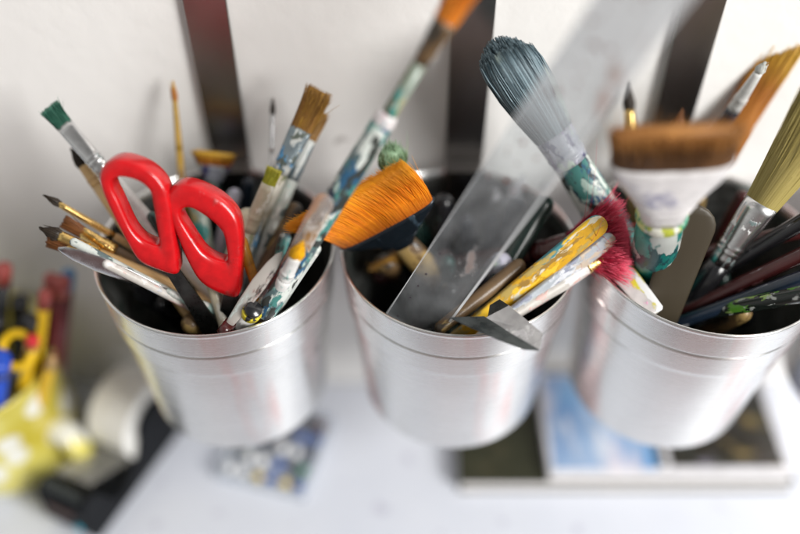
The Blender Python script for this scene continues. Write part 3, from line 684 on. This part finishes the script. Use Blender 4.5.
# tape dispenser
def dispenser():
    fr0 = D(100,540); bk = D(190,420); ax = (bk-fr0); ax.z = 0; Ln = ax.length+.004; ax.normalize()
    rot = Matrix((ax, Vector((-ax.y, ax.x, 0)), Vector((0,0,1)))).transposed()   # x = long axis, y = to the left
    root = empty('tape_dispenser', fr0, 'black tape dispenser with a white roll of tape beside the yellow pot', 'tape dispenser', None, rot)
    blk = plain('black_plastic', (.006,.007,.009), .6, 0, .2)
    setp(blk.node_tree.nodes['Principled BSDF'], Specular_IOR_Level=.18)
    W = .036
    # side outline (x along length, z up) extruded over the width
    def extr(pts, y0, y1):
        k = len(pts); v = [Vector((x, y0, z)) for x, z in pts]+[Vector((x, y1, z)) for x, z in pts]
        return v, [tuple(range(k)), tuple(reversed(range(k, 2*k)))]+[(i, i+k, (i+1) % k+k, (i+1) % k) for i in range(k)]
    low = [(0,0),(Ln,0),(Ln+.002,.010),(Ln-.004,.014),(.030,.012),(.021,.016),(.014,.034),(.010,.040),(.002,.041),(-.003,.035),(-.004,.012)]
    side = [(.030,.008),(Ln-.002,.008),(Ln+.001,.022),(Ln-.012,.030)]+[(Ln-.032+.0165*math.cos(math.radians(a)), .037+.0165*math.sin(math.radians(a))) for a in range(-10, 200, 15)]+[(Ln-.054,.024),(.032,.014)]
    v, f = join(extr(low, 0, W)); mesh('base', v, f, blk, root, smooth=False, bevel=.0015)
    v, f = extr(side, 0, .0035); mesh('side_wall', v, f, blk, root, smooth=False, bevel=.0015)
    v, f = extr(side, W-.0035, W); mesh('side_wall', v, f, blk, root, smooth=False, bevel=.0015)
    cx, cz = Ln-.032, .037
    def tube(ro, ri, y0, y1, n=48):
        rings = []
        for r_, y in ((ri,y0),(ro,y0),(ro,y1),(ri,y1)):
            rings.append([Vector((cx+r_*math.cos(2*math.pi*j/n), y, cz+r_*math.sin(2*math.pi*j/n))) for j in range(n)])
        return loft(rings, closed_path=True)
    tp = empty('tape_roll', fr0, 'roll of white tape mounted in the black dispenser', 'tape', None, rot)
    v, f = tube(.0275, .0135, .0040, W-.0040); mesh('tape', v, f, plain('tape_white', (.84,.83,.79), .35, 0, .06), tp, smooth=False)
    v, f = tube(.0133, .0100, .0050, W-.005); mesh('core', v, f, blk, tp, smooth=False)
    v, f = tube(.0098, .0002, .0037, W-.0037); mesh('hub', v, f, blk, root, smooth=False)
    v, f = join(extr([(cx-.02,cz-.0185),(cx-.019,cz-.0182),(.014,.0415),(.013,.0408)], .006, W-.006)); mesh('tape_tail', v, f, clear('tape_film', (.9,.9,.88), .3, .2, body=(.6,.59,.56)), tp, smooth=False)
    v, f = extr([(.0, .0412),(.0042,.0405),(.0050,.0435),(.0046,.0435)], .004, W-.004); mesh('cutter', v, f, M['darksteel'], root, smooth=False)
    # front badge: teal dot and a pale bar on the sloping front face
    n = 20; v = []; 
    for xx in (-.0052, -.0038):
        v += [Vector((xx+.0001*0 + (.0), .008+.0030*math.cos(2*math.pi*j/n), .016+.0030*math.sin(2*math.pi*j/n))) for j in range(n)]
    mesh('teal_badge', v, [tuple(range(n)), tuple(reversed(range(n, 2*n)))]+[(j, (j+1) % n, (j+1) % n+n, j+n) for j in range(n)], plain('teal_badge', (.0,.30,.42), .4), root, smooth=False)
    v, f = boxvf(-.0047, -.0030, .010, .028, .0265, .0300); mesh('label_bar', v, f, plain('label_bar', (.09,.05,.045), .6), root, smooth=False)
dispenser()

# yellow pot with pens
def pot():
    c = Vector((-.264, -.054, 0))
    root = empty('yellow_pot', c, 'yellow glazed pot with white spots holding pencils at the left edge', 'pot')
    m, N, L, b = newmat('yellow_glaze')
    nz = noisenode(N, L, 26, 3); 
    cur = mixnode(N, L, rng(N, L, nz, .35, .65), (.52,.42,.04), (.68,.62,.16))
    tc = N.new('ShaderNodeTexCoord'); vo = N.new('ShaderNodeTexVoronoi'); vo.inputs['Scale'].default_value = 34; vo.inputs['Randomness'].default_value = .7
    L.new(tc.outputs['Object'], vo.inputs['Vector'])
    cur = mixnode(N, L, rng(N, L, vo.outputs['Distance'], .30, .38, 1, 0), cur, (.80,.80,.74))
    L.new(cur, b.inputs['Base Color']); setp(b, Roughness=.18, Coat_Weight=.5)
    prof = [(r*1.15, z*1.12) for r, z in [(.001,.0),(.030,.0),(.037,.003),(.0415,.012),(.0425,.022),(.0405,.032),(.040,.045),(.0435,.070),(.0462,.086),(.0466,.088),(.0455,.0885),(.0440,.086),(.0405,.066),(.0375,.045),(.037,.02),(.030,.006),(.001,.005)]]
    v, f = lathe([(r, r, z) for r, z in prof], 64, 2, False); mesh('pot_body', v, f, m, root)
    # ear shaped handle at lower right
    path = [Vector((.043,-.012,.042)), Vector((.054,-.020,.040)), Vector((.060,-.024,.028)), Vector((.056,-.022,.015)), Vector((.043,-.014,.010))]
    pp = cat_rom(path, 6, False); rings = []
    for i, p in enumerate(pp):
        t = (pp[min(i+1, len(pp)-1)]-pp[max(i-1, 0)]).normalized(); x = Vector((.3,.95,0)); x = (x-t*x.dot(t)).normalized(); y = t.cross(x)
        rings.append([p+x*.0085*math.cos(a*math.pi/6)+y*.005*math.sin(a*math.pi/6) for a in range(12)])
    v, f = loft(rings); mesh('pot_handle', v, f, m, root)
    def pcl(label, T, off, r, body, tipkind, tipmat, L=.14, name='pencil', catg='pencil'):
        Bp = Vector((c.x+off[0], c.y+off[1], .012)); Lt = (T-Bp).length
        e = empty(name, Bp, label, catg, 'pencils and pens in the yellow pot', frame(Bp, T))
        if tipkind == 'eraser':
            v, f = lathe([(r, r, 0), (r, r, Lt-.014)], 6); mesh('barrel', v, f, body, e, smooth=False)
            v, f = lathe([(r*1.05, r*1.05, Lt-.014), (r*1.05, r*1.05, Lt-.006)], 16); mesh('metal_band', v, f, M['gold'], e)
            v, f = lathe([(r, r, Lt-.006), (r, r, Lt-.001), (r*.8, r*.8, Lt)], 16); mesh('eraser', v, f, tipmat, e)
        elif tipkind == 'point':
            v, f = lathe([(r, r, 0), (r, r, Lt-.016)], 6); mesh('barrel', v, f, body, e, smooth=False)
            v, f = lathe([(r*.98, r*.98, Lt-.016), (r*.25, r*.25, Lt-.003)], 16); mesh('sharpened_cone', v, f, M['wood'], e)
            v, f = lathe([(r*.25, r*.25, Lt-.003), (r*.05, r*.05, Lt)], 10); mesh('lead', v, f, tipmat, e)
        else:
            v, f = lathe([(r, r, 0), (r, r, Lt-.014)], 16); mesh('barrel', v, f, body, e)
            v, f = lathe([(r*1.1, r*1.1, Lt-.014), (r*1.1, r*1.1, Lt-.001), (r*.8, r*.8, Lt)], 16); mesh('end_cap', v, f, tipmat, e)
    ye = plain('yellow_pencil_paint', (.80,.50,.01), .35, 0, .06); redp = plain('red_eraser', (.62,.02,.03), .5); pk = plain('dusty_red_paint', (.36,.07,.06), .45)
    bl = plain('blue_pen_plastic', (.01,.06,.42), .3); blk = plain('black_pen_plastic', (.012,.013,.016), .3); mar = plain('maroon_paint', (.13,.015,.02), .35); lb = plain('light_blue_paint', (.06,.20,.38), .4)
    pcl('yellow pencil with a red eraser in the front of the yellow pot', P(33,338,.500), (.006,-.020), .0036, ye, 'eraser', redp)
    pcl('yellow pencil with sharpened wooden point beside the red eraser', P(54,352,.508), (.016,-.012), .0036, ye, 'point', pk)
    pcl('yellow and black striped pencil with dark red end in the middle of the pot', P(46,292,.495), (.010,.006), .0034, ye, 'cap', pk)
    pcl('black pen standing behind the red eraser pencil', P(30,318,.505), (.006,.004), .0042, blk, 'cap', blk, name='pen', catg='pen')
    pcl('maroon pencil with pinkish end at the back right of the pot', P(62,280,.500), (.022,.016), .0042, mar, 'cap', pk)
    pcl('maroon pencil with a pale blue end at the back right of the pot', P(69,272,.515), (.026,.020), .0036, mar, 'cap', lb)
    pcl('dark pencil with pinkish end just left of the maroon pencils', P(52,277,.512), (.016,.022), .0040, mar, 'cap', pk)
    pcl('black pen with dusty red end at the left edge of the photo', P(4,266,.500), (-.012,.010), .0040, blk, 'cap', pk, name='pen', catg='pen')
    pcl('plain black pen in the middle back of the yellow pot', P(20,300,.52), (.0,.022), .0046, blk, 'cap', blk, name='pen', catg='pen')
    pcl('bright blue pen at the left edge in the front of the yellow pot', P(-2,358,.488), (-.006,-.028), .0065, bl, 'cap', bl, name='pen', catg='pen')
    pcl('teal pen behind the bright blue pen at the left edge', P(-4,318,.50), (-.012,-.006), .0042, plain('teal_pen', (.01,.16,.20), .35), 'cap', blk, name='pen', catg='pen')
    # yellow finger hole of a small pair of craft scissors: a ring
    T = P(17,350,.506); n = 32; rings = []
    for i in range(n):
        a = 2*math.pi*i/n; cc = RT*math.cos(a)*.0085+UP*math.sin(a)*.0095; rd = (RT*math.cos(a)+UP*math.sin(a))
        rings.append([cc+rd*.0024*math.cos(q*math.pi/4)+FWD*.003*math.sin(q*math.pi/4) for q in range(8)])
    v, f = loft(rings, closed_path=True)
    g = empty('craft_scissors', T, 'small craft scissors with one yellow finger ring in the yellow pot', 'scissors', None)
    mesh('finger_ring', v, f, ye, g)
    B2 = Vector((c.x+.004, c.y-.004, .02))-T; side = RT*.003; dn = FWD*.001
    a0 = -UP*.010; v = [a0+side+dn, a0+side-dn, a0-side-dn, a0-side+dn, B2+side*.4+dn, B2+side*.4-dn, B2-side*.4-dn, B2-side*.4+dn]
    mesh('blade', v, [(0,1,2,3),(7,6,5,4),(0,4,5,1),(1,5,6,2),(2,6,7,3),(3,7,4,0)], M['steel'], g, smooth=False)
pot()

# little tray of coloured beads under the left cup
def tray():
    a, b = D(218,480), D(304,502); ax = (b-a); ax.z = 0; w = ax.length; ax.normalize()
    rot = Matrix((ax, Vector((-ax.y, ax.x, 0)), Vector((0,0,1)))).transposed(); dp = .062
    root = empty('bead_tray', a, 'low clear plastic tray on the desk under the cup with the scissors', 'tray', None, rot)
    t = .001; h = .011
    v, f = boxvf(0, w, 0, dp, .0004, .0014); mesh('tray_floor', v, f, M['tray'], root, smooth=False)
    wl = join(boxvf(0, w, 0, t, .0014, h), boxvf(0, w, dp-t, dp, .0014, h), boxvf(0, t, t, dp-t, .0014, h), boxvf(w-t, w, t, dp-t, .0014, h))
    mesh('tray_rim', wl[0], wl[1], M['tray'], root, smooth=False)
    cols = {'blue': (.02,.10,.40), 'white': (.78,.78,.78), 'yellow': (.75,.55,.12), 'green': (.03,.20,.09), 'brown': (.20,.09,.05), 'black': (.02,.02,.025)}
    mats = {k: plain(k+'_bead', c, .3, 0, .1) for k, c in cols.items()}
    r = random.Random(4); m = root.matrix_basis
    seq = ['black','brown','black','blue','green','black','brown','blue','white','black','blue','green','brown','white','black','yellow','blue','yellow','black','white','green','blue','brown','yellow']
    fx = [(6,1,'yellow'),(4,1,'yellow')]
    nx, ny = 6, 5; proto = {}
    for j in range(ny):
        for i in range(nx):
            k = r.choice(['black','brown','blue','green','black','white','blue']) 
            if j == 0: k = ['white','white','yellow','blue','yellow','blue'][i]
            if j == 1: k = ['black','white','white','blue','black','green'][i]
            if k not in proto:
                v, f = loft([ering(.0044*math.cos(q), .0036*math.cos(q), .0036*math.sin(q), 14) for q in (-1.5,-1.1,-.6,0,.6,1.1,1.5)])
                o = mesh('bead', v, f, mats[k]); proto[k] = o
            else:
                o = proto[k].copy(); col.objects.link(o)
            o.location = m @ Vector((.0065+(w-.013)*i/(nx-1)+r.uniform(-.0012,.0012), .0065+(dp-.013)*j/(ny-1)+r.uniform(-.0008,.0008), .0054))
            o.rotation_euler.z = r.random()*3
            tag(o, 'small '+k+' bead in the clear tray under the left cup', 'bead', 'coloured beads in the clear tray')
tray()

# ------------------------------------------------------------------ camera, world, lamps
cam = bpy.data.cameras.new('camera'); co = bpy.data.objects.new('camera', cam); col.objects.link(co)
co.location = CAM; co.rotation_euler = (math.pi/2-PITCH, 0, 0)
cam.sensor_width = 36; cam.lens = FPX/800*36; cam.clip_start = .01; cam.clip_end = 50
cam.dof.use_dof = True; cam.dof.focus_distance = .418; cam.dof.aperture_fstop = 1.4
scene.camera = co
wd = bpy.data.worlds.new('World'); scene.world = wd; wd.use_nodes = True
N, L = wd.node_tree.nodes, wd.node_tree.links
bg = N['Background']
tc = N.new('ShaderNodeTexCoord'); sx = N.new('ShaderNodeSeparateXYZ'); L.new(tc.outputs['Generated'], sx.inputs[0])
fz = rng(N, L, sx.outputs[2], -.45, .25)
ab = N.new('ShaderNodeMath'); ab.operation = 'ABSOLUTE'; L.new(sx.outputs[0], ab.inputs[0])
side = rng(N, L, ab.outputs[0], .12, .75)
low = mixnode(N, L, side, (.52,.34,.32), (.09,.09,.085)); high = mixnode(N, L, side, (.36,.35,.34), (.98,.98,.95))
L.new(mixnode(N, L, fz, low, high), bg.inputs[0]); bg.inputs[1].default_value = .50
def area(name, loc, target, size, sy, power, colr):
    l = bpy.data.lights.new(name, 'AREA'); l.shape = 'RECTANGLE'; l.size = size; l.size_y = sy; l.energy = power; l.color = colr
    o = bpy.data.objects.new(name, l); col.objects.link(o); o.location = loc
    o.rotation_euler = (Vector(target)-Vector(loc)).to_track_quat('-Z', 'Y').to_euler()
area('window_light', (1.15, -1.05, 1.05), (0, -.03, .15), .6, .9, 37, (1, .985, .96))
scene.view_settings.view_transform = 'Standard'; scene.view_settings.look = 'None'
scene.view_settings.exposure = .22; scene.view_settings.gamma = 1
scene.cycles.max_bounces = 10; scene.cycles.transparent_max_bounces = 16
